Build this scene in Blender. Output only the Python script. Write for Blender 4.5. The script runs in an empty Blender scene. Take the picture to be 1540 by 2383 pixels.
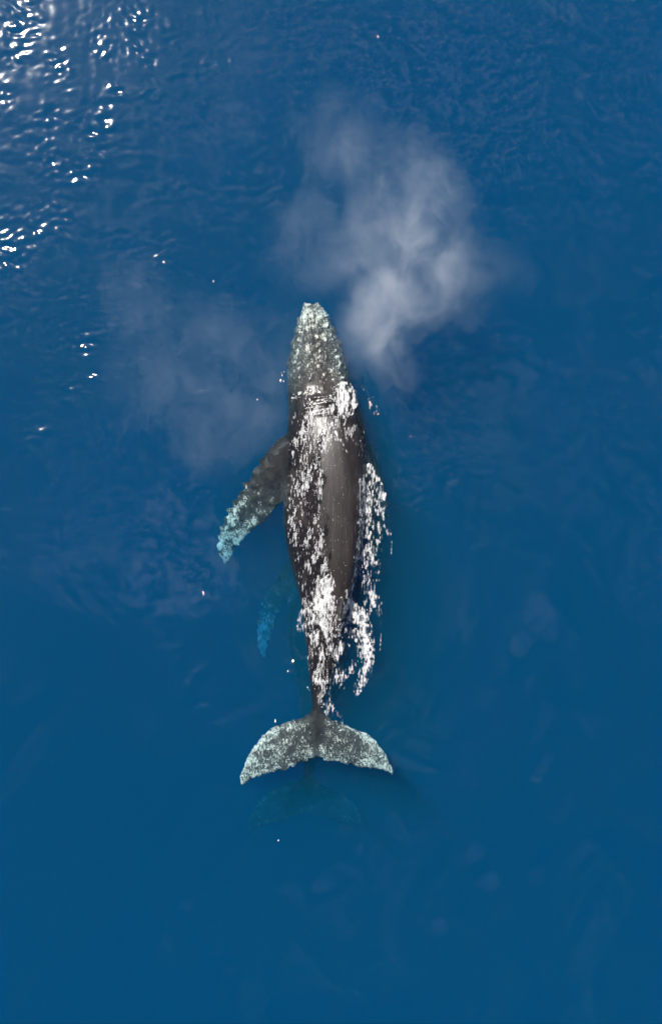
import bpy, bmesh, math, random
import numpy as np
from mathutils import Vector
from mathutils.bvhtree import BVHTree

# ------------------------------------------------------------------ camera, sky, sun, exposure
scene = bpy.context.scene
COL = scene.collection
CAM_H = 28.95
FOV = math.radians(50.0)
cam_data = bpy.data.cameras.new("camera")
cam_data.sensor_fit = 'VERTICAL'
cam_data.sensor_height = 24.0
cam_data.lens = 12.0 / math.tan(FOV / 2)
cam_data.clip_end = 20000.0
cam = bpy.data.objects.new("camera", cam_data)
cam.location = (0, 0, CAM_H)
COL.objects.link(cam)
scene.camera = cam

SUN_DIR = Vector((-0.45, 0.62, 1.0)).normalized()          # towards the sun
SUN_EL = math.asin(SUN_DIR.z)
SUN_AZ = math.atan2(SUN_DIR.x, SUN_DIR.y)                   # clockwise from +Y
world = bpy.data.worlds.new("World")
scene.world = world
world.use_nodes = True
wn = world.node_tree
wn.nodes.clear()
sky = wn.nodes.new("ShaderNodeTexSky")
sky.sky_type = 'NISHITA'
sky.sun_disc = False
sky.sun_elevation = SUN_EL
sky.sun_rotation = SUN_AZ
sky.dust_density = 0.5
sky.air_density = 0.6
bg = wn.nodes.new("ShaderNodeBackground")
bg.inputs[1].default_value = 0.05
# scattered thin cloud over the whole sky, laid out on a flat layer overhead
tcw = wn.nodes.new("ShaderNodeTexCoord")
sep = wn.nodes.new("ShaderNodeSeparateXYZ")
wn.links.new(tcw.outputs["Generated"], sep.inputs[0])
zz = wn.nodes.new("ShaderNodeMath")
zz.operation = 'MAXIMUM'
zz.inputs[1].default_value = 0.08
wn.links.new(sep.outputs[2], zz.inputs[0])
dv = wn.nodes.new("ShaderNodeVectorMath")
dv.operation = 'DIVIDE'
cz = wn.nodes.new("ShaderNodeCombineXYZ")
for i in range(3):
    wn.links.new(zz.outputs[0], cz.inputs[i])
wn.links.new(tcw.outputs["Generated"], dv.inputs[0])
wn.links.new(cz.outputs[0], dv.inputs[1])
cn = wn.nodes.new("ShaderNodeTexNoise")
cn.inputs["Scale"].default_value = 15.0
cn.inputs["Detail"].default_value = 2.0
cn.inputs["Roughness"].default_value = 0.55
cn.inputs["Distortion"].default_value = 0.5
wn.links.new(dv.outputs[0], cn.inputs["Vector"])
cr = wn.nodes.new("ShaderNodeMapRange")
cr.interpolation_type = 'SMOOTHSTEP'
cr.inputs[1].default_value = 0.55
cr.inputs[2].default_value = 0.75
cr.inputs[4].default_value = 0.8
side = wn.nodes.new("ShaderNodeMath")                     # more cloud on the side of the sky that the upper water mirrors
side.operation = 'MULTIPLY_ADD'
side.inputs[1].default_value = 0.13
wn.links.new(sep.outputs[1], side.inputs[0])
wn.links.new(cn.outputs[0], side.inputs[2])
wn.links.new(side.outputs[0], cr.inputs[0])
cm = wn.nodes.new("ShaderNodeMix")
cm.data_type = 'RGBA'
cm.inputs[7].default_value = (27.0, 27.5, 31.0, 1)
wn.links.new(cr.outputs[0], cm.inputs[0])
wn.links.new(sky.outputs[0], cm.inputs[6])
wo = wn.nodes.new("ShaderNodeOutputWorld")
wn.links.new(cm.outputs[2], bg.inputs[0])
wn.links.new(bg.outputs[0], wo.inputs[0])

sun_data = bpy.data.lights.new("sun", 'SUN')
sun_data.energy = 5.0
sun_data.angle = math.radians(0.53)
sun_data.color = (1.0, 0.96, 0.90)
sun = bpy.data.objects.new("sun", sun_data)
sun.rotation_euler = SUN_DIR.to_track_quat('Z', 'Y').to_euler()
sun.location = SUN_DIR * 60
COL.objects.link(sun)

scene.view_settings.view_transform = 'Standard'
scene.view_settings.look = 'None'
scene.view_settings.gamma = 1.0
scene.view_settings.use_curve_mapping = False
scene.view_settings.exposure = 0.7

scene.render.engine = 'CYCLES'
cy = scene.cycles
cy.use_denoising = True
try:
    cy.denoiser = 'OPENIMAGEDENOISE'
except Exception:
    pass
cy.use_adaptive_sampling = True
cy.adaptive_threshold = 0.035
cy.adaptive_min_samples = 24
cy.max_bounces = 4
cy.volume_bounces = 1
cy.transparent_max_bounces = 12
cy.glossy_bounces = 3
cy.caustics_reflective = False
cy.caustics_refractive = False
cy.sample_clamp_indirect = 4.0

# ------------------------------------------------------------------ helpers
S = 27.0 / 2383.0                     # metres at the water line per layout unit (a 1540 x 2383 plan of the place)


def wx(px):
    return (np.asarray(px, float) - 770.0) * S


def wy(py):
    return (1191.5 - np.asarray(py, float)) * S


def tag(o, label, cat, group=None, kind=None):
    o["label"] = label
    o["category"] = cat
    if group:
        o["group"] = group
    if kind:
        o["kind"] = kind
    return o


rng = np.random.default_rng(11)


def _hash(ix, iy, seed):
    h = (ix.astype(np.int64) * 374761393 + iy.astype(np.int64) * 668265263 + seed * 974634777) & 0xFFFFFFFF
    h = ((h ^ (h >> 13)) * 1274126177) & 0xFFFFFFFF
    return ((h ^ (h >> 16)) & 0xFFFF) / 65535.0


def vnoise(x, y, seed=0):
    ix, iy = np.floor(x), np.floor(y)
    fx, fy = x - ix, y - iy
    fx = fx * fx * fx * (fx * (fx * 6 - 15) + 10)
    fy = fy * fy * fy * (fy * (fy * 6 - 15) + 10)
    a, b = _hash(ix, iy, seed), _hash(ix + 1, iy, seed)
    c, d = _hash(ix, iy + 1, seed), _hash(ix + 1, iy + 1, seed)
    return (a * (1 - fx) + b * fx) * (1 - fy) + (c * (1 - fx) + d * fx) * fy


def fbm(x, y, seed=0, octs=4):
    s, a, t = 0.0, 0.5, 0.0
    for o in range(octs):
        s = s + a * vnoise(x * 2 ** o + 17.3 * o, y * 2 ** o - 9.1 * o, seed + o)
        t += a
        a *= 0.5
    return s / t


def smooth01(a, b, x):
    t = np.clip((x - a) / (b - a), 0, 1)
    return t * t * (3 - 2 * t)


def crom(xs, ys, q):
    """monotone-ish cubic interpolation of a table"""
    xs, ys = np.asarray(xs, float), np.asarray(ys, float)
    d = np.diff(ys) / np.diff(xs)
    m = np.empty_like(ys)
    m[0], m[-1] = d[0], d[-1]
    m[1:-1] = np.where(d[:-1] * d[1:] > 0, 2 * d[:-1] * d[1:] / (d[:-1] + d[1:] + 1e-12), 0)
    q = np.clip(np.asarray(q, float), xs[0], xs[-1])
    i = np.clip(np.searchsorted(xs, q) - 1, 0, len(xs) - 2)
    h = xs[i + 1] - xs[i]
    t = (q - xs[i]) / h
    return ((2 * t**3 - 3 * t**2 + 1) * ys[i] + (t**3 - 2 * t**2 + t) * h * m[i]
            + (-2 * t**3 + 3 * t**2) * ys[i + 1] + (t**3 - t**2) * h * m[i + 1])


def in_poly(x, y, poly):
    inside = np.zeros(len(x), bool)
    n = len(poly)
    for i in range(n):
        x0, y0 = poly[i]
        x1, y1 = poly[(i + 1) % n]
        if y0 == y1:
            continue
        c = ((y0 > y) != (y1 > y)) & (x < (x1 - x0) * (y - y0) / (y1 - y0) + x0)
        inside ^= c
    return inside


def edge_dist(x, y, poly):
    best = np.full(len(x), 1e9)
    for i in range(len(poly)):
        (ax, ay), (bx, by) = poly[i], poly[(i + 1) % len(poly)]
        dx, dy = bx - ax, by - ay
        t = np.clip(((x - ax) * dx + (y - ay) * dy) / (dx * dx + dy * dy + 1e-9), 0, 1)
        best = np.minimum(best, np.hypot(x - ax - t * dx, y - ay - t * dy))
    return best


class NT:
    """small node-tree writer"""

    def __init__(self, mat):
        mat.use_nodes = True
        self.t = mat.node_tree
        self.t.nodes.clear()

    def n(self, kind, **inp):
        nd = self.t.nodes.new(kind)
        for k, v in inp.items():
            if k.startswith("_"):
                setattr(nd, k[1:], v)
        return nd

    def set(self, sock, v):
        if isinstance(v, bpy.types.NodeSocket):
            self.t.links.new(v, sock)
        else:
            sock.default_value = v

    def math(self, op, a, b=None, c=None, clamp=False):
        nd = self.t.nodes.new("ShaderNodeMath")
        nd.operation = op
        nd.use_clamp = clamp
        for i, v in enumerate((a, b, c)):
            if v is not None:
                self.set(nd.inputs[i], v)
        return nd.outputs[0]

    def vmath(self, op, a, b=None, out=0):
        nd = self.t.nodes.new("ShaderNodeVectorMath")
        nd.operation = op
        self.set(nd.inputs[0], a)
        if b is not None:
            self.set(nd.inputs[1], b)
        return nd.outputs[out]

    def mapping(self, vec, scale=(1, 1, 1), rot=(0, 0, 0), loc=(0, 0, 0)):
        nd = self.t.nodes.new("ShaderNodeMapping")
        self.set(nd.inputs[0], vec)
        nd.inputs[1].default_value = loc
        nd.inputs[2].default_value = rot
        nd.inputs[3].default_value = scale
        return nd.outputs[0]

    def noise(self, vec, scale, detail=3.0, rough=0.5, dist=0.0):
        nd = self.t.nodes.new("ShaderNodeTexNoise")
        self.set(nd.inputs["Vector"], vec)
        nd.inputs["Scale"].default_value = scale
        nd.inputs["Detail"].default_value = detail
        nd.inputs["Roughness"].default_value = rough
        nd.inputs["Distortion"].default_value = dist
        return nd.outputs[0]

    def ramp(self, v, lo, hi, a=0.0, b=1.0):
        nd = self.t.nodes.new("ShaderNodeMapRange")
        nd.interpolation_type = 'SMOOTHSTEP'
        self.set(nd.inputs[0], v)
        self.set(nd.inputs[1], lo)
        self.set(nd.inputs[2], hi)
        self.set(nd.inputs[3], a)
        self.set(nd.inputs[4], b)
        return nd.outputs[0]

    def mix(self, f, a, b):
        nd = self.t.nodes.new("ShaderNodeMix")
        nd.data_type = 'RGBA'
        self.set(nd.inputs[0], f)
        self.set(nd.inputs[6], a)
        self.set(nd.inputs[7], b)
        return nd.outputs[2]

    def attr(self, name):
        nd = self.t.nodes.new("ShaderNodeAttribute")
        nd.attribute_name = name
        return nd.outputs["Fac"]

    def bump(self, h, strength, dist=1.0, normal=None):
        nd = self.t.nodes.new("ShaderNodeBump")
        self.set(nd.inputs["Height"], h)
        nd.inputs["Strength"].default_value = strength
        nd.inputs["Distance"].default_value = dist
        if normal is not None:
            self.set(nd.inputs["Normal"], normal)
        return nd.outputs[0]


# ------------------------------------------------------------------ materials
def mat_water():
    m = bpy.data.materials.new("sea_water")
    k = NT(m)
    geo = k.n("ShaderNodeNewGeometry")
    nrm = geo.outputs["Normal"]
    dotp = k.math('ABSOLUTE', k.vmath('DOT_PRODUCT', nrm, geo.outputs["Incoming"], out=1))
    fr = k.math('ADD', 0.042, k.math('MULTIPLY', 0.958, k.math('POWER', k.math('SUBTRACT', 1.0, dotp, clamp=True), 5.0)), clamp=True)
    tr = k.n("ShaderNodeBsdfTransparent")
    gl = k.n("ShaderNodeBsdfGlossy")
    gl.inputs["Roughness"].default_value = 0.108
    mx = k.n("ShaderNodeMixShader")
    k.set(mx.inputs[0], fr)
    k.set(mx.inputs[1], tr.outputs[0])
    k.set(mx.inputs[2], gl.outputs[0])
    ab = k.n("ShaderNodeVolumeAbsorption")
    ab.inputs[0].default_value = (0.0, 0.62, 0.84, 1)
    ab.inputs[1].default_value = 0.74
    sc = k.n("ShaderNodeVolumeScatter")
    sc.inputs[0].default_value = (0.0, 0.325, 0.475, 1)
    sc.inputs[1].default_value = 0.216
    ad = k.n("ShaderNodeAddShader")
    k.set(ad.inputs[0], ab.outputs[0])
    k.set(ad.inputs[1], sc.outputs[0])
    out = k.n("ShaderNodeOutputMaterial")
    k.set(out.inputs[0], mx.outputs[0])
    k.set(out.inputs[1], ad.outputs[0])
    return m


def mat_skin():
    m = bpy.data.materials.new("whale_skin")
    k = NT(m)
    tc = k.n("ShaderNodeTexCoord")
    P = tc.outputs["Object"]
    pale, wet, hide = k.attr("pale"), k.attr("wet"), k.attr("hide")
    ps = k.mapping(P, scale=(1.0, 0.45, 1.0))
    nf = k.noise(ps, 24.0, 3.0, 0.62, 0.4)
    ng = k.noise(ps, 58.0, 2.0, 0.6, 0.2)
    nl = k.noise(k.mapping(P, scale=(1.6, 0.6, 1.0)), 2.2, 5.0, 0.62, 0.5)
    # own mottling plus painted glints through thin water: higher pale, more light skin
    mot = k.math('ADD', k.math('MULTIPLY', nf, 0.55), k.math('MULTIPLY', ng, 0.45))
    thr = k.math('SUBTRACT', 0.78, k.math('MULTIPLY', pale, 0.42))
    fac = k.ramp(mot, k.math('SUBTRACT', thr, 0.09), k.math('ADD', thr, 0.09))
    fac = k.math('MULTIPLY', fac, k.ramp(pale, 0.02, 0.15))
    dark = k.mix(k.ramp(nl, 0.3, 0.7), (0.009, 0.007, 0.0075, 1), (0.025, 0.0195, 0.0185, 1))
    # fine healed scratches on the dry back
    sv = k.mapping(P, scale=(34.0, 1.3, 1.0), rot=(0, 0, 0.06))
    sn = k.noise(sv, 1.0, 2.0, 0.5, 0.6)
    scr = k.math('MULTIPLY', k.ramp(sn, 0.60, 0.72), k.math('MULTIPLY', hide, 0.55))
    dark = k.mix(scr, dark, (0.07, 0.062, 0.062, 1))
    dark = k.mix(k.math('MULTIPLY', k.ramp(wet, 0.08, 0.5), 0.65), dark, (0.006, 0.005, 0.006, 1))   # wet skin is darker
    cloudy = k.ramp(k.noise(P, 4.0, 3.0, 0.6), 0.30, 0.70, 0.35, 1.0)
    grey = k.mix(k.math('MULTIPLY', k.math('MULTIPLY', pale, cloudy), 0.75), dark, (0.135, 0.137, 0.130, 1))  # grey lift, partly the veil of mist and water painted in
    col = k.mix(fac, grey, k.mix(ng, (0.30, 0.32, 0.27, 1), (0.80, 0.79, 0.70, 1)))
    # relief: wet film running aft over the flank, fine skin elsewhere
    w1 = k.mapping(P, scale=(1.0, 0.30, 1.0), rot=(0, 0, 0.10))
    b1 = k.noise(w1, 17.0, 2.0, 0.5, 0.3)
    w2 = k.mapping(P, scale=(1.0, 0.45, 1.0), rot=(0, 0, -0.2))
    b2 = k.noise(w2, 5.0, 2.0, 0.5, 0.5)
    film = k.math('ADD', k.math('MULTIPLY', k.math('SUBTRACT', b1, 0.5), 0.034), k.math('MULTIPLY', k.math('SUBTRACT', b2, 0.5), 0.030))
    film = k.math('MULTIPLY', film, wet)
    fine = k.math('MULTIPLY', k.noise(P, 28.0, 2.0), 0.0015)
    hgt = k.math('ADD', film, fine)
    nrm = k.bump(hgt, 1.0, 1.0)
    bs = k.n("ShaderNodeBsdfPrincipled")
    k.set(bs.inputs["Base Color"], col)
    k.set(bs.inputs["Roughness"], k.ramp(wet, 0.0, 0.6, 0.36, 0.20))
    # little contrast between skin and the water that covers it
    k.set(bs.inputs["IOR"], k.ramp(k.attr("under"), 0.0, 1.0, 1.42, 1.12))
    k.set(bs.inputs["Normal"], nrm)
    out = k.n("ShaderNodeOutputMaterial")
    k.set(out.inputs[0], bs.outputs[0])
    return m


def mat_foam():
    m = bpy.data.materials.new("sea_foam")
    k = NT(m)
    geo = k.n("ShaderNodeNewGeometry")
    nz = k.noise(geo.outputs["Position"], 30.0, 2.0)
    col = k.mix(nz, (0.74, 0.75, 0.77, 1), (0.90, 0.89, 0.88, 1))
    bs = k.n("ShaderNodeBsdfPrincipled")
    k.set(bs.inputs["Base Color"], col)
    bs.inputs["Roughness"].default_value = 0.35
    bs.inputs["IOR"].default_value = 1.33
    out = k.n("ShaderNodeOutputMaterial")
    k.set(out.inputs[0], bs.outputs[0])
    return m


def mat_film():
    """a thin, partly see-through film of foam; how closed it is comes from the vertices"""
    m = bpy.data.materials.new("foam_film")
    k = NT(m)
    bs = k.n("ShaderNodeBsdfPrincipled")
    bs.inputs["Base Color"].default_value = (0.86, 0.85, 0.84, 1)
    bs.inputs["Roughness"].default_value = 0.3
    bs.inputs["IOR"].default_value = 1.33
    tr = k.n("ShaderNodeBsdfTransparent")
    mx = k.n("ShaderNodeMixShader")
    k.set(mx.inputs[0], k.attr("cover"))
    k.set(mx.inputs[1], tr.outputs[0])
    k.set(mx.inputs[2], bs.outputs[0])
    out = k.n("ShaderNodeOutputMaterial")
    k.set(out.inputs[0], mx.outputs[0])
    return m


def mat_mist(name, blobs, density, seed):
    m = bpy.data.materials.new(name)
    k = NT(m)
    geo = k.n("ShaderNodeNewGeometry")
    P = geo.outputs["Position"]
    warp = k.n("ShaderNodeTexNoise")
    k.set(warp.inputs["Vector"], P)
    warp.inputs["Scale"].default_value = 0.9
    warp.inputs["Detail"].default_value = 2.0
    off = k.vmath('SCALE', k.vmath('SUBTRACT', warp.outputs["Color"], (0.5, 0.5, 0.5)))
    off.node.inputs["Scale"].default_value = 1.3
    Q = k.vmath('ADD', P, off)
    total = None
    for (c, r, w) in blobs:
        d = k.vmath('DIVIDE', k.vmath('SUBTRACT', Q, tuple(c)), tuple(r))
        v = k.math('SUBTRACT', 1.0, k.vmath('DOT_PRODUCT', d, d, out=1), clamp=True)
        v = k.math('MULTIPLY', v, w)
        total = v if total is None else k.math('ADD', total, v)
    n1 = k.noise(k.mapping(P, loc=(seed * 3.1, seed * 1.7, 0), scale=(1, 0.75, 0.8), rot=(0, 0, 0.5)), 1.2, 6.0, 0.66, 0.5)
    f = k.ramp(n1, 0.32, 0.72, 0.18, 1.9)
    dens = k.math('MULTIPLY', k.math('MULTIPLY', total, f), density)
    sc = k.n("ShaderNodeVolumeScatter")
    sc.inputs[0].default_value = (0.88, 0.91, 0.98, 1)
    k.set(sc.inputs[1], dens)
    out = k.n("ShaderNodeOutputMaterial")
    k.set(out.inputs[1], sc.outputs[0])
    m.cycles.volume_step_rate = 0.5
    return m


M_WATER, M_SKIN, M_FOAM, M_FILM = mat_water(), mat_skin(), mat_foam(), mat_film()

# ------------------------------------------------------------------ the sea: one closed body of water, its top a sheet of real waves
# places where the wind roughens the water (x, y, radius, strength) on the plan
CHOP = [(50, 40, 50, 1.05), (25, 75, 35, 1.0), (40, 130, 28, .95), (325, 25, 26, 1.05), (325, 65, 26, 1.05), (325, 115, 24, 1.0), (348, 145, 20, .95), (230, 265, 30, 1.05), (235, 305, 28, 1.0), (262, 280, 20, .9), (240, 115, 24, .9),
        (130, 150, 26, .95), (188, 410, 32, 1.1), (110, 360, 24, .95), (240, 370, 20, 1.0), (15, 590, 50, 1.15), (10, 220, 30, .8),
        (190, 800, 24, 1.15), (155, 900, 17, 1.2), (215, 875, 11, 1.1), (268, 215, 20, .95), (115, 270, 20, .9), (350, 220, 20, .95), (170, 295, 22, 1.0),
        (150, 520, 34, 1.0), (85, 540, 30, 1.0), (375, 600, 18, 1.1), (258, 745, 18, .8), (90, 1003, 30, 1.1), (380, 95, 18, .8), (674, 1563, 15, 1.15), (684, 1548, 15, 1.15), (694, 1533, 13, 1.1)]


def mirror_slope(px, py):
    """slope a facet at this plan point needs to throw the sun into the camera"""
    p = Vector((float(wx(px)), float(wy(py)), 0.0))
    h = ((Vector((0, 0, CAM_H)) - p).normalized() + SUN_DIR).normalized()
    return math.hypot(h.x, h.y) / h.z


PATCH = [(cx, cy, r, s_ * mirror_slope(cx, cy) / 0.060) for cx, cy, r, s_ in CHOP]


def chop_at(x, y):
    X, Y = x / S + 770.0, 1191.5 - y / S
    up = smooth01(1500, 250, Y)
    left = smooth01(1250, 100, X)
    patch = fbm(X / 150.0, Y / 120.0, 5, 3)
    base = 0.20 + 1.05 * up * (0.65 + 0.2 * left) * smooth01(0.30, 0.66, patch)
    base = base + 0.25 * smooth01(1250, 1540, X) * smooth01(900, 1500, Y) * smooth01(0.35, 0.6, patch)
    veil = [(250, 640), (330, 610), (420, 700), (520, 740), (640, 800), (670, 880), (650, 960), (560, 1060), (480, 1130), (420, 1080), (300, 960), (330, 860), (300, 760)]
    vd = np.full(X.shape, -99.0)
    m = (X > 150) & (X < 770) & (Y > 520) & (Y < 1230)
    if m.any():
        vd[m] = edge_dist(X[m], Y[m], veil) * np.where(in_poly(X[m], Y[m], veil), 1, -1)
    base = base + 0.55 * smooth01(-25, 40, vd + 50 * (patch - 0.5))
    slant = fbm((0.80 * X + 0.60 * Y) / 70.0, (0.60 * X - 0.80 * Y) / 330.0, 19, 3)   # slanting bands on the lower water
    base = base + 0.45 * smooth01(1500, 1750, Y) * (smooth01(0.42, 0.66, slant) - 0.25)
    ac, al = 0.87 * X - 0.5 * Y, 0.5 * X + 0.87 * Y                      # wind streaks on the right
    streak = fbm(ac / 48.0, al / 210.0, 15, 3)
    base = base + 0.95 * smooth01(900, 1250, X) * smooth01(1700, 500, Y) * (smooth01(0.46, 0.64, streak) - 0.35)
    base = np.clip(base, 0.18, 0.85 - 0.40 * up * smooth01(700, 200, X) * smooth01(1000, 600, Y))
    for cx, cy, r, s in PATCH:
        base = base + s * np.exp(-((X - cx)**2 + (Y - cy)**2) / (1.25 * r * r))
    return base


def wave_band(n, lo, hi, rms, mean, spread):
    out = []
    for i in range(n):
        lam = lo * (hi / lo) ** rng.random()
        ang = rng.normal(mean, spread)
        sl = rms * math.sqrt(2.0 / n)
        out.append((2 * math.pi / lam, ang, rng.random() * 6.283, sl * lam / (2 * math.pi)))
    return out


SWELL = wave_band(16, 1.4, 8.0, 0.016, 0.6, 0.8)
SLANT = wave_band(10, 0.7, 2.6, 0.015, 2.55, 0.18)          # rms slope
CHOPPY = wave_band(44, 0.30, 1.0, 0.042, 1.25, 0.8)
RIPPLE = wave_band(48, 0.17, 0.42, 0.050, 1.35, 1.0)

# thin ridges thrown up beside the moving whale: plan polyline, height (m), width (m)
RIDGES = [([(832, 893), (855, 915), (872, 945), (880, 968)], 0.030, 0.045),
          ([(845, 905), (880, 960), (905, 1040), (918, 1110)], 0.018, 0.05),
          ([(880, 1010), (893, 1070), (905, 1150), (911, 1280)], 0.020, 0.045),
          ([(905, 1230), (911, 1262), (910, 1290)], 0.030, 0.04),
          ([(886, 1400), (888, 1450), (884, 1510), (877, 1560)], 0.030, 0.04),
          ([(664, 1578), (682, 1553), (702, 1522)], 0.022, 0.08),
          ([(640, 1590), (672, 1576), (700, 1545)], 0.015, 0.06),
          ([(660, 930), (640, 985), (600, 1040), (560, 1100)], 0.020, 0.09),
          ([(1225, 270), (1290, 370), (1420, 470)], 0.030, 0.22), ([(1180, 490), (1240, 560)], 0.025, 0.16),
          ([(1345, 700), (1370, 750)], 0.02, 0.12), ([(1450, 860), (1500, 930)], 0.02, 0.12),
          ([(1430, 1350), (1475, 1425)], 0.02, 0.12), ([(1500, 1780), (1535, 1870)], 0.02, 0.10),
          ([(1490, 60), (1540, 250)], 0.03, 0.2), ([(1340, 190), (1400, 300)], 0.02, 0.18)]


def seg_dist(x, y, pts):
    best = np.full(x.shape, 1e9)
    ends = np.zeros(x.shape)
    P = [(float(wx(a)), float(wy(b))) for a, b in pts]
    tot = sum(math.dist(P[i], P[i + 1]) for i in range(len(P) - 1))
    acc = 0.0
    for (ax, ay), (bx, by) in zip(P[:-1], P[1:]):
        dx, dy = bx - ax, by - ay
        L2 = dx * dx + dy * dy
        t = np.clip(((x - ax) * dx + (y - ay) * dy) / L2, 0, 1)
        d = np.hypot(x - ax - t * dx, y - ay - t * dy)
        u = (acc + t * math.sqrt(L2)) / tot
        ends = np.where(d < best, u, ends)
        best = np.minimum(best, d)
        acc += math.sqrt(L2)
    return best, ends


def sea_height(x, y):
    near = np.exp(-np.maximum(0, np.hypot(x, y) - 30.0) / 60.0)
    ch = np.clip(chop_at(x, y), 0, 6.5)
    gust = 0.35 + 1.3 * smooth01(0.30, 0.72, fbm(x / 0.9, y / 0.6, 31, 3))
    qx = x + 0.5 * (vnoise(x / 1.7, y / 1.7, 41) - 0.5)
    qy = y + 0.5 * (vnoise(x / 1.5, y / 1.5, 42) - 0.5)
    z = np.zeros_like(x)
    for kk, ang, ph, amp in SWELL:
        z += amp * np.sin(kk * (x * math.cos(ang) + y * math.sin(ang)) + ph)
    low = near * smooth01(-1.0, -6.0, y)
    for kk, ang, ph, amp in SLANT:
        z += low * amp * np.sin(kk * (qx * math.cos(ang) + qy * math.sin(ang)) + ph)
    c = np.zeros_like(x)
    for kk, ang, ph, amp in CHOPPY:
        c += amp * np.sin(kk * (qx * math.cos(ang) + qy * math.sin(ang)) + ph)
    r = np.zeros_like(x)
    for kk, ang, ph, amp in RIPPLE:
        r += amp * np.sin(kk * (qx * math.cos(ang) + qy * math.sin(ang)) + ph)
    z += near * (np.minimum(ch, 0.75) * c + ch * r * np.where(ch > 1.0, 1.0, gust))
    for pts, h, wd in RIDGES:
        px = [wx(a) for a, b in pts]
        py = [wy(b) for a, b in pts]
        m = (x > min(px) - 1) & (x < max(px) + 1) & (y > min(py) - 1) & (y < max(py) + 1)
        if m.any():
            d, u = seg_dist(x[m], y[m], pts)
            z[m] += h * np.exp(-(d / wd) ** 2) * np.sin(np.pi * np.clip(u, 0, 1)) ** 0.6
    return z


def build_sea():
    def lines(half, step):
        inner = np.arange(-half, half + 1e-6, step)
        out, p, s = [], half, step
        while p < 6000:
            s *= 1.22
            p += s
            out.append(p)
        out = np.array(out)
        return np.concatenate([-out[::-1], inner, out])
    xs, ys = lines(9.2, 0.034), lines(14.0, 0.034)
    nx, ny = len(xs), len(ys)
    X, Y = np.meshgrid(xs, ys)
    X, Y = X.ravel(), Y.ravel()
    Z = sea_height(X, Y)
    top = np.stack([X, Y, Z], 1)
    idx = np.arange(nx * ny).reshape(ny, nx)
    f = np.stack([idx[:-1, :-1], idx[:-1, 1:], idx[1:, 1:], idx[1:, :-1]], -1).reshape(-1, 4)
    # rim and floor so that the water is a closed body
    rim = np.concatenate([idx[0, :], idx[1:, -1], idx[-1, -2::-1], idx[-2:0:-1, 0]])
    low = top[rim].copy()
    low[:, 2] = -120.0
    base = len(top)
    n = len(rim)
    a = np.arange(n)
    b = (a + 1) % n
    side = np.stack([rim[b], rim[a], base + a, base + b], -1)
    V = np.concatenate([top, low])
    me = bpy.data.meshes.new("water")
    faces = f.tolist() + side.tolist() + [list(range(base + n - 1, base - 1, -1))]
    me.from_pydata(V.tolist(), [], faces)
    me.polygons.foreach_set("use_smooth", np.concatenate([np.ones(len(f), bool), np.zeros(n + 1, bool)]))
    me.materials.append(M_WATER)
    me.update()
    o = bpy.data.objects.new("water", me)
    COL.objects.link(o)
    o["kind"] = "structure"
    o["label"] = "deep blue ocean water with small ripples and sun glints"
    return o


water = build_sea()

# ------------------------------------------------------------------ the whales
#        y    xl   xr   xm   z_ridge z_side z_belly
BODY = [(701, 708, 741, 724, -0.24, -0.30, -0.36),
        (706, 703, 747, 725, -0.19, -0.32, -0.48),
        (730, 696, 763, 728, -0.15, -0.36, -0.75),
        (760, 686, 779, 732, -0.12, -0.42, -1.00),
        (800, 674, 795, 738, -0.09, -0.48, -1.30),
        (840, 668, 806, 744, -0.06, -0.52, -1.55),
        (880, 666, 816, 750, -0.01, -0.55, -1.75),
        (915, 668, 828, 757, 0.10, -0.55, -1.90),
        (950, 670, 840, 766, 0.22, -0.55, -2.00),
        (1000, 666, 853, 780, 0.34, -0.55, -2.10),
        (1050, 661, 859, 793, 0.44, -0.55, -2.15),
        (1110, 657, 861, 804, 0.50, -0.55, -2.15),
        (1180, 656, 856, 810, 0.53, -0.55, -2.05),
        (1250, 662, 850, 811, 0.54, -0.52, -1.90),
        (1310, 674, 838, 808, 0.52, -0.48, -1.70),
        (1360, 688, 828, 803, 0.48, -0.44, -1.50),
        (1400, 698, 818, 798, 0.42, -0.40, -1.35),
        (1450, 705, 806, 786, 0.27, -0.38, -1.15),
        (1500, 711, 794, 771, 0.14, -0.36, -1.00),
        (1550, 716, 781, 756, 0.05, -0.36, -0.90),
        (1600, 721, 767, 746, -0.05, -0.38, -0.82),
        (1640, 726, 754, 740, -0.14, -0.38, -0.68),
        (1690, 728, 750, 738, -0.24, -0.40, -0.58),
        (1730, 730, 744, 737, -0.34, -0.42, -0.50)]
FLUKE = [(559, 1812, 1838), (563, 1792, 1835), (572, 1770, 1829), (588, 1744, 1819), (610, 1720, 1811), (640, 1695, 1804),
         (670, 1684, 1795), (700, 1676, 1783), (720, 1662, 1774), (735, 1645, 1767), (750, 1658, 1771), (770, 1677, 1776),
         (800, 1690, 1783), (830, 1703, 1790), (860, 1718, 1796), (885, 1740, 1799), (900, 1765, 1803), (910, 1788, 1811), (915, 1803, 1815)]


def loft(bm, rings):
    vs = [[bm.verts.new(p) for p in r] for r in rings]
    n = len(rings[0])
    for a, b in zip(vs[:-1], vs[1:]):
        for i in range(n):
            j = (i + 1) % n
            bm.faces.new((a[i], a[j], b[j], b[i]))
    bm.faces.new(vs[0][::-1])
    bm.faces.new(vs[-1])


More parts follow.
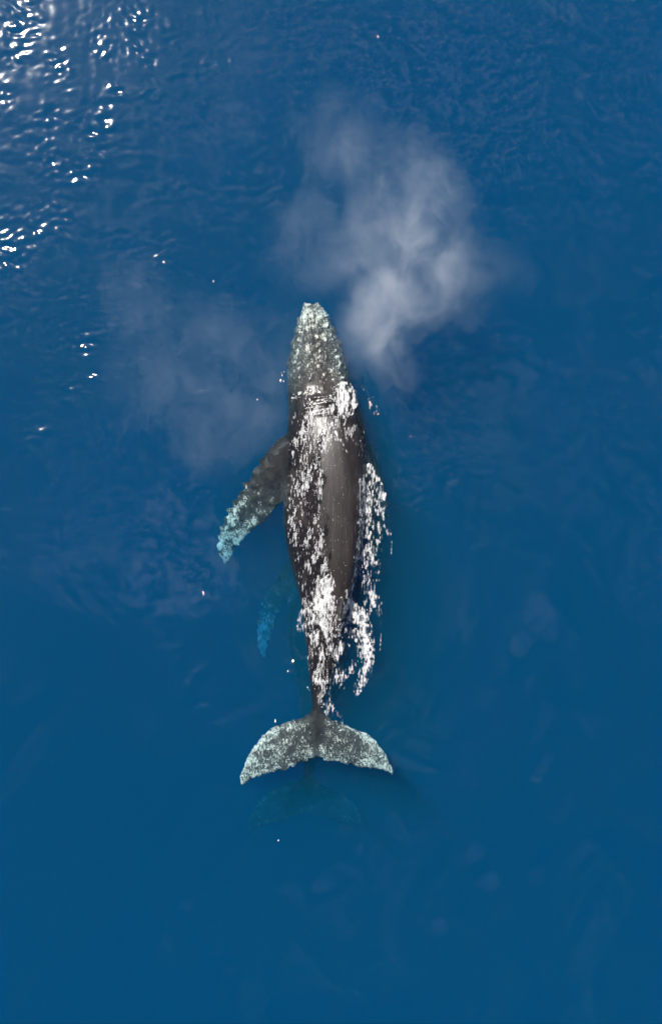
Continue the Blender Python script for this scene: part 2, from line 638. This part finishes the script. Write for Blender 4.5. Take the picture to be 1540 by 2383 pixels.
def flipper_rings(stations, knobs, lead):
    """stations: plan x, y, half width (plan units), z; lead = side (+1/-1) of the leading edge"""
    st = np.array(stations, float)
    t0 = np.linspace(0, 1, len(st))
    tq = np.linspace(0, 1, 60)
    cx, cy, hw, cz = [crom(t0, st[:, i], tq) for i in range(4)]
    X, Y = wx(cx), wy(cy)
    hw = hw * S
    dx, dy = np.gradient(X), np.gradient(Y)
    L = np.hypot(dx, dy)
    nx_, ny_ = -dy / L * lead, dx / L * lead
    rings = []
    for i in range(60):
        t = tq[i]
        bump = 0.0
        for kt, kh in knobs:
            bump += kh * math.exp(-((t - kt) / 0.022) ** 2)
        ring = []
        th = (max(0.05, 0.17 * (1 - 0.8 * t)) + 0.22 * max(0.0, 1 - t / 0.35) ** 1.5) * (1 if t < .97 else .6)
        for j in range(20):
            a = 2 * math.pi * j / 20
            u, v = math.cos(a), math.sin(a)
            w = hw[i] * u + (bump * max(0, u) ** 2)
            ring.append((X[i] + nx_[i] * w, Y[i] + ny_[i] * w, cz[i] + th * v * (0.75 + 0.25 * u)))
        rings.append(ring)
    return rings


def make_whale_mesh(name, left_flipper, right_flipper, voxel, seed, fluke_gain=1.0, blotch=1.0):
    bm = bmesh.new()
    B = np.array(BODY, float)
    yq = np.linspace(B[0, 0], B[-1, 0], 150)
    cols = [crom(B[:, 0], B[:, i], yq) for i in range(1, 7)]
    rings = []
    for i in range(len(yq)):
        xl, xr, xm, zr, zs, zb = [c[i] for c in cols]
        ring = []
        y = float(wy(yq[i]))
        for j in range(56):
            a = 2 * math.pi * j / 56
            c, s = math.cos(a), math.sin(a)
            if s >= 0:
                xc = xm if True else 0
                e = 0.92
                cc = math.copysign(abs(c) ** e, c)
                x = xc + (xr - xc) * cc if c > 0 else xc + (xc - xl) * cc
                z = zs + (zr - zs) * abs(s) ** 1.0
            else:
                # keel side: blend the centre back to the middle of the body
                xc = xm + (0.5 * (xl + xr) - xm) * min(1, -s * 1.3)
                cc = math.copysign(abs(c) ** 0.85, c)
                x = xc + (xr - xc) * cc if c > 0 else xc + (xc - xl) * cc
                z = zs + (zb - zs) * abs(s) ** 0.95
            ring.append((float(wx(x)), y, z))
        rings.append(ring)
    loft(bm, rings)
    # flukes
    F = np.array(FLUKE, float)
    xq = np.linspace(F[0, 0], F[-1, 0], 90)
    le, te = crom(F[:, 0], F[:, 1], xq), crom(F[:, 0], F[:, 2], xq)
    rings = []
    for i, x in enumerate(xq):
        s = abs(x - 737) / 178.0
        th = 0.11 * (1 - min(1, s)) ** 0.7 + 0.045
        z0 = -0.30 - 0.02 * s - 0.06 * s * s
        ser = 9.0 * (fbm(np.array([x / 7.0]), np.array([seed * 1.0]), 3, 3)[0] - 0.5)
        ring = []
        for j in range(24):
            a = 2 * math.pi * j / 24
            u, v = math.cos(a), math.sin(a)
            yy = 0.5 * (le[i] + te[i] + ser) + 0.5 * (te[i] + ser - le[i]) * u
            ring.append((float(wx(x)), float(wy(yy)), z0 + th * v * (1 - 0.35 * u)))
        rings.append(ring)
    loft(bm, rings)
    # hooked dorsal fin on the ridge
    rings = []
    for i in range(14):
        t = i / 13
        y0, y1 = 1352 + 66 * t, 1440 + 12 * t - 6 * math.sin(t * 3.1)
        z = 0.20 + 0.50 * t - 0.02 * t * t
        ring = []
        for j in range(16):
            a = 2 * math.pi * j / 16
            yy = 0.5 * (y0 + y1) + 0.5 * (y1 - y0) * math.cos(a)
            xx = 796 - 3 * t + (9 * (1 - t) ** 0.8 + 3.2) * math.sin(a) - (yy - 1400) * 0.10
            ring.append((float(wx(xx)), float(wy(yy)), z))
        rings.append(ring)
    loft(bm, rings)
    kn = [(0.33, .07), (0.42, .09), (0.49, .15), (0.57, .14), (0.65, .08), (0.72, .11), (0.79, .09), (0.86, .06), (0.93, .03)]
    loft(bm, flipper_rings(left_flipper, kn, -1))
    loft(bm, flipper_rings(right_flipper, kn, 1))
    bmesh.ops.recalc_face_normals(bm, faces=bm.faces)
    me = bpy.data.meshes.new(name + "_loft")
    bm.to_mesh(me)
    bm.free()
    tmp = bpy.data.objects.new(name + "_loft", me)
    COL.objects.link(tmp)
    md = tmp.modifiers.new("union", 'REMESH')
    md.mode = 'VOXEL'
    md.voxel_size = voxel
    sm = tmp.modifiers.new("smooth", 'SMOOTH')
    sm.factor = 0.5
    sm.iterations = 3
    dg = bpy.context.evaluated_depsgraph_get()
    out = bpy.data.meshes.new_from_object(tmp.evaluated_get(dg))
    bpy.data.objects.remove(tmp)
    bpy.data.meshes.remove(me)
    out.name = name
    n = len(out.vertices)
    co = np.empty(n * 3, np.float32)
    no = np.empty(n * 3, np.float32)
    out.vertices.foreach_get("co", co)
    out.vertices.foreach_get("normal", no)
    co, no = co.reshape(-1, 3).astype(float), no.reshape(-1, 3).astype(float)
    X, Y = co[:, 0] / S + 770, 1191.5 - co[:, 1] / S
    # tubercles on the rostrum: a median row and rows along each side
    tub = []
    r2 = np.random.default_rng(seed)
    for yy in np.arange(722, 890, 13):
        c = crom(B[:, 0], B[:, 3], [yy])[0]
        l, r = crom(B[:, 0], B[:, 1], [yy])[0], crom(B[:, 0], B[:, 2], [yy])[0]
        for f in (0.0, -0.34, -0.66, 0.36, 0.68):
            if f == 0.0 or r2.random() < 0.75:
                tx = c + (f * (r - c) if f > 0 else -f * (l - c)) + r2.normal(0, 2.5)
                tub.append((tx, yy + r2.normal(0, 3), r2.uniform(3.0, 5.0), r2.uniform(0.02, 0.045)))
    disp = np.zeros(n)
    knob = np.zeros(n)
    up = no[:, 2] > 0.1
    for tx, ty, r, h in tub:
        d2 = (X - tx) ** 2 + (Y - ty) ** 2
        m = (d2 < (3 * r) ** 2) & up
        disp[m] += 1.5 * h * np.exp(-d2[m] / (r * r))
        knob[m] += 0.35 * np.exp(-d2[m] / (r * r))
    # low ridge running forward from the blowholes, and the folds of the splash guard behind it
    ridge = 0.035 * np.exp(-((X - np.interp(Y, [710, 900], [720, 752])) / 4.0) ** 2) * smooth01(712, 740, Y) * smooth01(915, 890, Y)
    fold = np.zeros(n)
    for fy, fx, amp in ((937, 768, 0.04), (953, 770, -0.03), (962, 768, 0.04), (925, 744, 0.025)):
        line = fy + 0.0006 * (X - fx) ** 2 - 0.10 * (X - fx)
        fold += amp * np.exp(-((Y - line) / 4.5) ** 2) * np.exp(-((X - fx) / 26.0) ** 2)
    disp += (ridge + fold) * up
    co = co + no * disp[:, None]
    sub = np.maximum(smooth01(890, 850, Y), smooth01(1640, 1690, Y)) + (X < 650) * (Y < 1400)
    sub = np.clip(sub, 0, 1) * 0.055
    co[:, 0] += sub * (fbm(X / 9, Y / 9, 95, 2) - 0.5) * 2
    co[:, 1] += sub * (fbm(X / 9, Y / 9, 97, 2) - 0.5) * 2
    out.vertices.foreach_set("co", co.astype(np.float32).ravel())
    # where pale pigment and painted glints lie, where a film of water runs, where it is bare
    wob = 60 * (fbm(X / 26, Y / 26, 91, 3) - 0.5)
    pale = np.zeros(n)
    head = smooth01(960, 850, Y + wob - 0.25 * np.abs(X - 745))
    pale = np.maximum(pale, head * (0.42 + 0.16 * smooth01(790, 715, Y) + 0.25 * (fbm(X / 14, Y / 22, 77, 3) - 0.5)))  # glint speckle seen through thin water, painted into the head
    fl = smooth01(1650, 1695, Y) * smooth01(-10, 26, np.abs(X - 737) + 0.3 * np.maximum(0, Y - 1700))
    lead_d = Y - np.interp(X, F[:, 0], F[:, 1])
    trail_d = np.interp(X, F[:, 0], F[:, 2]) - Y
    edge = np.maximum(smooth01(26, 3, lead_d), 0.75 * smooth01(38, 6, trail_d))
    tipness = smooth01(60, 178, np.abs(X - 737))
    pale = np.maximum(pale, fluke_gain * fl * (0.43 + 0.12 * edge + 0.14 * tipness + 0.45 * (fbm(X / 16, Y / 16, 78, 3) - 0.5)))  # glints and rippled refraction painted in with the flukes' own marks
    for stn, amt in ((left_flipper, 1.0), (right_flipper, 0.6)):
        st = np.array(stn, float)
        tq = np.linspace(0, 1, 60)
        tt = np.linspace(0, 1, len(st))
        cx, cy, hw = crom(tt, st[:, 0], tq), crom(tt, st[:, 1], tq), crom(tt, st[:, 2], tq)
        d = np.hypot(X[:, None] - cx[None], Y[:, None] - cy[None])
        j = d.argmin(1)
        ok = (d.min(1) < hw[j] + 14) & (tq[j] > 0.14) & (np.hypot(X - 760, 0) > 60)
        v = amt * smooth01(0.10, 0.34, tq[j]) * (0.24 + 0.50 * smooth01(0.30, 0.95, tq[j]) + 0.3 * (1 - blotch) + blotch * (fbm(X / 14, Y / 14, 79, 3) - 0.5))
        lead_side = (st[0, 0] < 760)
        pale = np.where(ok, np.maximum(pale, v), pale)
    pale = pale + knob
    # bare dry panel along the ridge
    lft = np.interp(Y, [940, 1000, 1050, 1110, 1250, 1340, 1400, 1440], [800, 775, 752, 748, 757, 770, 776, 782])
    dry = smooth01(-10, 10, X - lft + 34 * (fbm(X / 11, Y / 32, 8, 4) - 0.5)) * smooth01(965, 1010, Y) * smooth01(1445, 1425, Y)
    dry *= (co[:, 2] > 0.02)
    out_of = smooth01(900, 935, Y + wob) * smooth01(1640, 1600, Y) * (co[:, 2] > -0.12)
    streak = fbm((X + (Y - 1100) * 0.28) / 26.0, Y / 70.0, 21, 3)
    wet = out_of * (1 - dry) * (0.15 + 1.0 * smooth01(0.34, 0.60, streak))
    wet = np.maximum(wet, 0.05)
    for nm, arr in (("pale", pale), ("wet", wet), ("hide", dry), ("under", np.maximum(smooth01(0.02, -0.08, co[:, 2]), smooth01(925, 895, Y + 0.8 * wob)))):
        at = out.attributes.new(nm, 'FLOAT', 'POINT')
        at.data.foreach_set("value", arr.astype(np.float32))
    out.polygons.foreach_set("use_smooth", np.ones(len(out.polygons), bool))
    out.materials.clear()
    out.materials.append(M_SKIN)
    out.update()
    return out


LEFT_FL = [(722, 1015, 34, -0.45), (678, 1064, 54, -0.34), (636, 1115, 51, -0.30), (606, 1155, 46, -0.32), (583, 1185, 40, -0.40),
           (562, 1209, 35, -0.50), (543, 1234, 30, -0.64), (528, 1258, 26, -0.80), (517, 1286, 18, -0.98), (513, 1318, 3, -1.15)]
RIGHT_FL = [(825, 1040, 40, -0.80), (852, 1090, 34, -0.70), (868, 1150, 28, -0.85), (876, 1210, 22, -1.15), (878, 1270, 15, -1.6), (876, 1320, 3, -2.0)]
whale_me = make_whale_mesh("humpback_whale", LEFT_FL, RIGHT_FL, 0.028, 4)
whale = bpy.data.objects.new("humpback_whale", whale_me)
COL.objects.link(whale)
tag(whale, "large dark humpback whale breaking the surface, pale mottled flipper, painted glints on head and flukes", "whale")

LEFT2 = [(700, 1010, 46, -0.6), (672, 1050, 38, -0.3), (645, 1090, 30, -0.2), (620, 1130, 27, -0.3), (602, 1180, 24, -0.4),
         (592, 1230, 20, -0.5), (588, 1275, 14, -0.6), (592, 1312, 3, -0.7)]
whale2_me = make_whale_mesh("humpback_whale_below", LEFT2, RIGHT_FL, 0.045, 9, 0.6, 0.65)
whale2 = bpy.data.objects.new("humpback_whale", whale2_me)
COL.objects.link(whale2)
D2, A2 = 2.9, 0.77
k2 = A2 * (CAM_H + D2) / CAM_H
whale2.scale = (k2, k2, k2)
rz = math.radians(-2.0)
whale2.rotation_euler = (0, 0, rz)
nx0, ny0 = float(wx(735)) * k2, float(wy(1767)) * k2
pf = (CAM_H + D2) / CAM_H
whale2.location = (float(wx(712)) * pf - (nx0 * math.cos(rz) - ny0 * math.sin(rz)),
                   float(wy(1890)) * pf - (nx0 * math.sin(rz) + ny0 * math.cos(rz)), -D2 + 0.3)
tag(whale2, "faint second whale deep under the first, only blue flipper and flukes showing", "whale")

# ------------------------------------------------------------------ foam: small flattened bubbles' clumps lying on skin and water
wv = [v.co for v in whale_me.vertices]
BVH = BVHTree.FromPolygons(wv, [tuple(p.vertices) for p in whale_me.polygons])

# one bubble clump: a jittered octahedron
ICO_V = np.array([(1, 0, 0), (0, 1, 0), (-1, 0, 0), (0, -1, 0), (0, 0, 1), (0, 0, -1)], float)
ICO_F = np.array([(0, 1, 4), (1, 2, 4), (2, 3, 4), (3, 0, 4), (1, 0, 5), (2, 1, 5), (3, 2, 5), (0, 3, 5)])


def foam_field(x, y, poly, dens, seed, grain=(3.0, 9.0), soft=8.0, lumpy=0.8):
    """how closed the foam is at plan points: short drawn-out strands inside a polygon; dens 0..1"""
    d = edge_dist(x, y, poly) * np.where(in_poly(x, y, poly), 1, -1)
    e = np.clip(d / soft, -1, 1)
    thin = fbm(x / grain[0], y / grain[1], seed, 3)
    lump = fbm(x / 11.0, y / 18.0, seed + 5, 3)
    v = thin + 0.55 * (dens - 0.5) + lumpy * (lump - 0.5) + 0.16 * e - 0.16
    return np.where(d > -6, v, 0.0)


def scatter(poly, n, dens, seed, grain=(3.0, 9.0), soft=8.0, lumpy=0.8):
    r = np.random.default_rng(seed)
    P = np.array(poly, float)
    x = r.uniform(P[:, 0].min() - 6, P[:, 0].max() + 6, n)
    y = r.uniform(P[:, 1].min() - 6, P[:, 1].max() + 6, n)
    v = foam_field(x, y, poly, dens, seed, grain, soft, lumpy)
    keep = smooth01(0.42, 0.78, v) > r.random(len(x))
    return x[keep], y[keep]


def drape(X, Y, clear):
    """height of whatever lies on top at these places, water or skin"""
    Z = sea_height(X, Y)
    for i in range(len(X)):
        h = BVH.ray_cast(Vector((X[i], Y[i], 5.0)), Vector((0, 0, -1)))
        if h[0] is not None and h[0].z > Z[i]:
            Z[i] = h[0].z
    return Z + clear


def film_mesh(field, x0, x1, y0, y1, step=1.25):
    """a sheet draped over skin and water wherever field(x, y) (0..1) is above zero"""
    gx, gy = np.arange(x0, x1, step), np.arange(y0, y1, step)
    X, Y = np.meshgrid(gx, gy)
    C = field(X.ravel(), Y.ravel()).reshape(X.shape)
    near = C > 0.02
    cell = near[:-1, :-1] | near[1:, :-1] | near[:-1, 1:] | near[1:, 1:]
    use = np.zeros(C.shape, bool)
    for a_, b_ in ((0, 0), (1, 0), (0, 1), (1, 1)):
        use[a_:a_ + cell.shape[0], b_:b_ + cell.shape[1]] |= cell
    idx = -np.ones(C.shape, int)
    idx[use] = np.arange(use.sum())
    fx_, fy_ = wx(X[use]), wy(Y[use])
    V = np.stack([fx_, fy_, drape(fx_, fy_, 0.007)], 1)
    F_ = np.stack([idx[1:, :-1], idx[1:, 1:], idx[:-1, 1:], idx[:-1, :-1]], -1)[cell]
    return V, F_, C[use]


def build_flakes(name, x, y, size, seed, lift=0.012, stretch=2.2, sunk=0.0, films=()):
    r = np.random.default_rng(seed)
    n = len(x)
    X, Y = wx(x), wy(y)
    Z = drape(X, Y, 0.007)
    Z += lift * r.random(n)
    if sunk:
        # some bubbles are still under the surface
        Z -= np.where(r.random(n) < 0.35, sunk * r.random(n) ** 1.5, 0)
    s = size[0] * (size[1] / size[0]) ** (r.random(n) ** 1.6)
    sx = s * r.uniform(0.45, 0.85, n)
    sy = s * r.uniform(0.8, stretch, n)
    sz = s * r.uniform(0.12, 0.28, n)
    a = r.normal(0, 0.3, n)
    jit = r.uniform(0.75, 1.25, (n, len(ICO_V)))
    U = ICO_V[None] * jit[..., None]
    vx, vy = U[..., 0] * sx[:, None], U[..., 1] * sy[:, None]
    ca, sa = np.cos(a)[:, None], np.sin(a)[:, None]
    V = np.stack([vx * ca - vy * sa + X[:, None], vx * sa + vy * ca + Y[:, None], U[..., 2] * sz[:, None] + Z[:, None]], -1).reshape(-1, 3)
    Fc = (ICO_F[None] + (np.arange(n) * len(ICO_V))[:, None, None]).reshape(-1, 3)
    tri = Fc
    cover = np.ones(len(V))
    quads = []
    for fv, ff, fc in films:
        quads.append(ff + len(V))
        V = np.concatenate([V, fv])
        cover = np.concatenate([cover, fc])
    quads = np.concatenate(quads) if quads else np.zeros((0, 4), int)
    me = bpy.data.meshes.new(name)
    me.vertices.add(len(V))
    me.vertices.foreach_set("co", V.astype(np.float32).ravel())
    nt, nq = len(tri), len(quads)
    me.loops.add(nt * 3 + nq * 4)
    me.loops.foreach_set("vertex_index", np.concatenate([tri.ravel(), quads.ravel()]).astype(np.int32))
    me.polygons.add(nt + nq)
    me.polygons.foreach_set("loop_start", np.concatenate([np.arange(nt) * 3, nt * 3 + np.arange(nq) * 4]).astype(np.int32))
    me.polygons.foreach_set("loop_total", np.concatenate([np.full(nt, 3), np.full(nq, 4)]).astype(np.int32))
    me.polygons.foreach_set("use_smooth", np.ones(nt + nq, bool))
    me.polygons.foreach_set("material_index", np.concatenate([np.zeros(nt), np.ones(nq)]).astype(np.int32))
    me.materials.append(M_FOAM)
    me.materials.append(M_FILM)
    me.update(calc_edges=True)
    at = me.attributes.new("cover", 'FLOAT', 'POINT')
    at.data.foreach_set("value", cover.astype(np.float32))
    o = bpy.data.objects.new(name, me)
    COL.objects.link(o)
    return o


def foam(name, label, layers, size=(0.0035, 0.009), seed=1, gain=2.2, **kw):
    xs, ys = [], []
    for i, (poly, n, dens, opt) in enumerate(layers):
        a, b = scatter(poly, int(n * gain), dens, seed * 13 + i, **opt)
        xs.append(a)
        ys.append(b)

    def field(x, y):
        c = np.zeros(len(x))
        for i, (poly, n, dens, opt) in enumerate(layers):
            c = np.maximum(c, 0.62 * smooth01(0.36, 0.86, foam_field(x, y, poly, dens, seed * 13 + i, **opt)))
        return c
    P = np.array([p for l in layers for p in l[0]], float)
    film = film_mesh(field, P[:, 0].min() - 7, P[:, 0].max() + 7, P[:, 1].min() - 7, P[:, 1].max() + 7)
    o = build_flakes(name, np.concatenate(xs), np.concatenate(ys), size, seed, films=[film], **kw)
    return tag(o, label, "foam", kind="stuff")


foam("head_foam", "thick white splash of foam beside the blowholes on the whale's head", [
    ([(780, 905), (795, 894), (810, 895), (824, 915), (826, 940), (816, 962), (802, 960), (790, 945), (780, 930)], 4200, 0.80, dict(soft=13)),
    ([(770, 925), (800, 940), (815, 970), (800, 985), (776, 985), (768, 1000), (778, 1018), (772, 1022), (764, 1003), (768, 985), (785, 965), (770, 945)], 2600, 0.48, dict(soft=5)),
    ([(776, 1005), (782, 1005), (800, 1035), (812, 1060), (808, 1060), (795, 1038)], 700, 0.45, dict(soft=2)),
    ([(740, 932), (772, 926), (774, 936), (742, 943)], 500, 0.42, dict(soft=3, grain=(6, 3))),
    ([(744, 953), (774, 950), (774, 957), (744, 962)], 420, 0.42, dict(soft=2, grain=(6, 3))),
    ([(676, 926), (700, 912), (704, 915), (680, 930)], 320, 0.6, dict(soft=2, grain=(6, 3)))], seed=2)
foam("flipper_foam", "white foam wake churning over the right flipper beside the back", [
    ([(848, 1090), (858, 1084), (868, 1092), (880, 1120), (892, 1150), (890, 1162), (876, 1160), (862, 1160), (848, 1150), (845, 1130)], 3600, 0.80, dict(soft=8)),
    ([(842, 1160), (862, 1160), (893, 1160), (899, 1200), (902, 1240), (894, 1240), (884, 1210), (872, 1200), (852, 1210), (840, 1220)], 3000, 0.42, dict(soft=6)),
    ([(838, 1200), (862, 1205), (890, 1230), (890, 1260), (880, 1300), (878, 1350), (878, 1420), (870, 1440), (850, 1400), (836, 1370), (826, 1340), (832, 1290)], 7500, 0.36, dict(grain=(2.6, 10), soft=10, lumpy=0.5)),
    ([(836, 1120), (840, 1120), (838, 1180), (836, 1250), (831, 1310), (822, 1370), (814, 1392), (812, 1388), (820, 1355), (829, 1290), (834, 1220)], 1500, 0.55, dict(soft=1.5))], seed=3, sunk=0.30)
foam("dorsal_foam", "dense white foam piled left of the small dorsal fin", [
    ([(752, 1350), (768, 1338), (775, 1365), (779, 1400), (774, 1425), (762, 1438), (742, 1432), (726, 1420), (722, 1400), (732, 1378)], 6000, 0.80, dict(soft=12)),
    ([(716, 1400), (730, 1420), (745, 1445), (730, 1455), (712, 1460), (698, 1468), (695, 1450), (702, 1430)], 2200, 0.42, dict(soft=7)),
    ([(720, 1435), (778, 1435), (782, 1470), (775, 1520), (770, 1570), (768, 1620), (760, 1640), (745, 1640), (730, 1590), (722, 1540), (716, 1490)], 7500, 0.27, dict(grain=(2.8, 10), soft=9)),
    ([(748, 1440), (756, 1440), (768, 1490), (770, 1520), (764, 1510)], 800, 0.6, dict(soft=3))], seed=4, sunk=0.12)
foam("tail_stock_foam", "curling arc of white foam trailing right of the tail stock", [
    ([(806, 1375), (814, 1392), (835, 1412), (855, 1430), (862, 1460), (866, 1500), (864, 1545), (852, 1585), (830, 1613), (826, 1605), (838, 1575), (846, 1540), (846, 1500), (836, 1465), (815, 1440), (800, 1425), (802, 1400)], 7200, 0.72, dict(soft=7, grain=(3.2, 7), lumpy=0.35)),
    ([(785, 1430), (812, 1432), (838, 1460), (846, 1500), (838, 1540), (828, 1500), (815, 1480), (800, 1485), (782, 1500), (778, 1460)], 5000, 0.40, dict(soft=7, grain=(3.2, 7), lumpy=0.5)),
    ([(776, 1505), (800, 1490), (815, 1500), (800, 1520), (782, 1540), (772, 1530)], 1400, 0.42, dict(soft=5)),
    ([(778, 1540), (790, 1560), (805, 1560), (822, 1540), (826, 1548), (812, 1580), (795, 1600), (780, 1590), (772, 1560)], 1400, 0.44, dict(soft=4, lumpy=0.5)),
    ([(765, 1635), (778, 1645), (795, 1668), (802, 1690), (808, 1700), (798, 1695), (785, 1668), (772, 1655), (758, 1665), (752, 1660)], 900, 0.50, dict(soft=3, lumpy=0.4))], seed=5, sunk=0.35)
def flank_glitter():  # white flakes and film laid on as sun glitter of the wet flank
    r = np.random.default_rng(8)
    poly = [(682, 958), (735, 945), (775, 950), (800, 990), (852, 985), (858, 1070), (846, 1080), (800, 1020), (775, 1030), (752, 1075), (752, 1200), (760, 1280), (772, 1340),
            (778, 1430), (775, 1520), (768, 1600), (756, 1650), (735, 1640), (722, 1560), (712, 1480), (702, 1400), (688, 1330), (672, 1260), (664, 1190), (664, 1110), (672, 1040)]
    def value(x, y):
        e = np.clip(edge_dist(x, y, poly) / 9.0, 0, 1)
        diag = fbm((x + 0.42 * y) / 17.0, (y - 0.42 * x) / 75.0, 61, 3)          # bands swept back across the flank
        diag = np.where(x > 790, diag - 0.10, diag)
        thin = fbm(x / 2.2, y / 9.0, 62, 2)
        ridge = np.exp(-((x - np.interp(y, [1075, 1250, 1340, 1420], [746, 751, 765, 772])) / 9.0) ** 2) * (y > 1075) * (y < 1430)
        band2 = np.exp(-((x - np.interp(y, [985, 1060, 1130, 1200], [776, 745, 718, 680])) / 8.0) ** 2) * (y < 1210)
        dens = smooth01(0.40, 0.66, diag) * 0.8 + 0.55 * ridge + 0.45 * band2 + 0.10
        v = thin + 0.30 * (dens - 0.62) - 0.12 * (1 - e)
        return np.where(in_poly(x, y, poly), v, 0.0), dens

    n = 95000
    x, y = r.uniform(660, 860, n), r.uniform(940, 1655, n)
    v, dens = value(x, y)
    keep = (v > 0.575 + 0.09 * r.random(len(x))) & (r.random(len(x)) < np.clip(0.10 + dens, 0, 1))
    film = film_mesh(lambda a, b: 0.30 * smooth01(0.52, 0.82, value(a, b)[0]), 655, 865, 940, 1660, 1.15)
    px, py = r.uniform(752, 812, 120), r.uniform(1000, 1380, 120)                 # a few beads on the bare skin
    x, y = np.concatenate([x[keep], px]), np.concatenate([y[keep], py])
    o = build_flakes("flank_glitter", x, y, (0.0024, 0.0062), 8, stretch=5.5, lift=0.006, films=[film])
    tag(o, "white flecks standing for sun glitter on water streaming over the dark left flank", "foam", kind="stuff")


flank_glitter()
foam("bow_foam_reflections", "short broken line of foam and pale lines laid on as sky reflections right of the body", [
    ([(856, 928), (866, 940), (878, 958), (881, 970), (876, 970), (868, 952), (858, 938)], 420, 0.50, dict(soft=2)),
    ([(884, 1400), (887, 1400), (889, 1450), (885, 1510), (878, 1560), (877, 1558), (883, 1505), (886, 1450)], 260, 0.20, dict(soft=1)),  # this line and the next: sky reflections on wave ridges, laid on white
    ([(905, 1225), (908, 1225), (912, 1262), (911, 1290), (909, 1290), (909, 1262)], 130, 0.20, dict(soft=1)),
    ([(832, 895), (850, 908), (862, 925), (860, 926), (848, 911), (832, 898)], 120, 0.36, dict(soft=1))], seed=6, sunk=0.16)
fx = np.array([473, 474, 648, 641, 955, 540, 599, 655, 661, 657, 660, 653, 879, 497, 716, 720], float)
fy = np.array([1379, 1382, 1956, 1679, 1015, 720, 930, 868, 866, 874, 888, 886, 86, 655, 1600, 1606], float)
o = build_flakes("white_fleck", fx, fy, (0.014, 0.04), 7, stretch=2.4)  # separate small white flakes at set points
tag(o, "tiny scattered white flecks on the open water", "foam", kind="stuff")


# ------------------------------------------------------------------ the blow: a cloud of fine spray, and a veil partly standing for sky reflection
def mist(name, label, blobs, density, seed):
    bl = []
    bm = bmesh.new()
    for (cx, cy, rx, ry, z, rz_, w) in blobs:
        f = (CAM_H - z) / CAM_H
        c = (float(wx(cx)) * f, float(wy(cy)) * f, z)
        r = (rx * S * f, ry * S * f, rz_)
        bl.append((c, r, w))
        g = bmesh.ops.create_icosphere(bm, subdivisions=3, radius=1.0)
        for v in g["verts"]:
            v.co = Vector((c[0] + v.co.x * (r[0] + 0.35), c[1] + v.co.y * (r[1] + 0.35), c[2] + v.co.z * (r[2] + 0.2)))
    me = bpy.data.meshes.new(name)
    bm.to_mesh(me)
    bm.free()
    o = bpy.data.objects.new(name, me)
    COL.objects.link(o)
    md = o.modifiers.new("union", 'REMESH')
    md.mode = 'VOXEL'
    md.voxel_size = 0.16
    dg = bpy.context.evaluated_depsgraph_get()
    me2 = bpy.data.meshes.new_from_object(o.evaluated_get(dg))
    o.modifiers.clear()
    o.data = me2
    me2.name = name
    me2.polygons.foreach_set("use_smooth", np.ones(len(me2.polygons), bool))
    me2.materials.clear()
    me2.materials.append(mat_mist(name, bl, density, seed))
    tag(o, label, "spray", kind="stuff")
    return o


mist("blow_spray", "pale cloud of exhaled spray drifting up and right of the head", [
    (850, 790, 95, 120, 1.5, 0.75, 0.6), (905, 715, 100, 120, 1.7, 0.8, 1.15), (955, 640, 150, 150, 1.9, 0.9, 0.95), (880, 560, 190, 170, 2.0, 0.9, 0.40),
    (1000, 520, 140, 170, 2.0, 0.9, 0.42), (900, 420, 200, 160, 2.1, 0.9, 0.28), (790, 310, 120, 150, 2.1, 0.9, 0.22), (910, 850, 85, 95, 1.5, 0.7, 0.55),
    (1050, 640, 140, 150, 1.9, 0.8, 0.35), (720, 570, 130, 160, 2.0, 0.8, 0.25), (1190, 640, 90, 90, 1.9, 0.7, 0.12)], 0.215, 1)
mist("blow_spray", "thin veil low left of the head, part spray, part painted sky reflection", [  # mostly stands for sky mirrored in the ripples, partly spray
    (310, 680, 100, 120, 1.5, 0.7, 0.45), (430, 790, 200, 150, 1.5, 0.7, 0.42), (400, 920, 170, 120, 1.4, 0.7, 0.42), (570, 860, 130, 150, 1.5, 0.7, 0.50),
    (490, 1030, 120, 110, 1.4, 0.7, 0.35), (600, 960, 100, 120, 1.4, 0.7, 0.38), (660, 800, 90, 130, 1.6, 0.6, 0.35)], 0.11, 2)
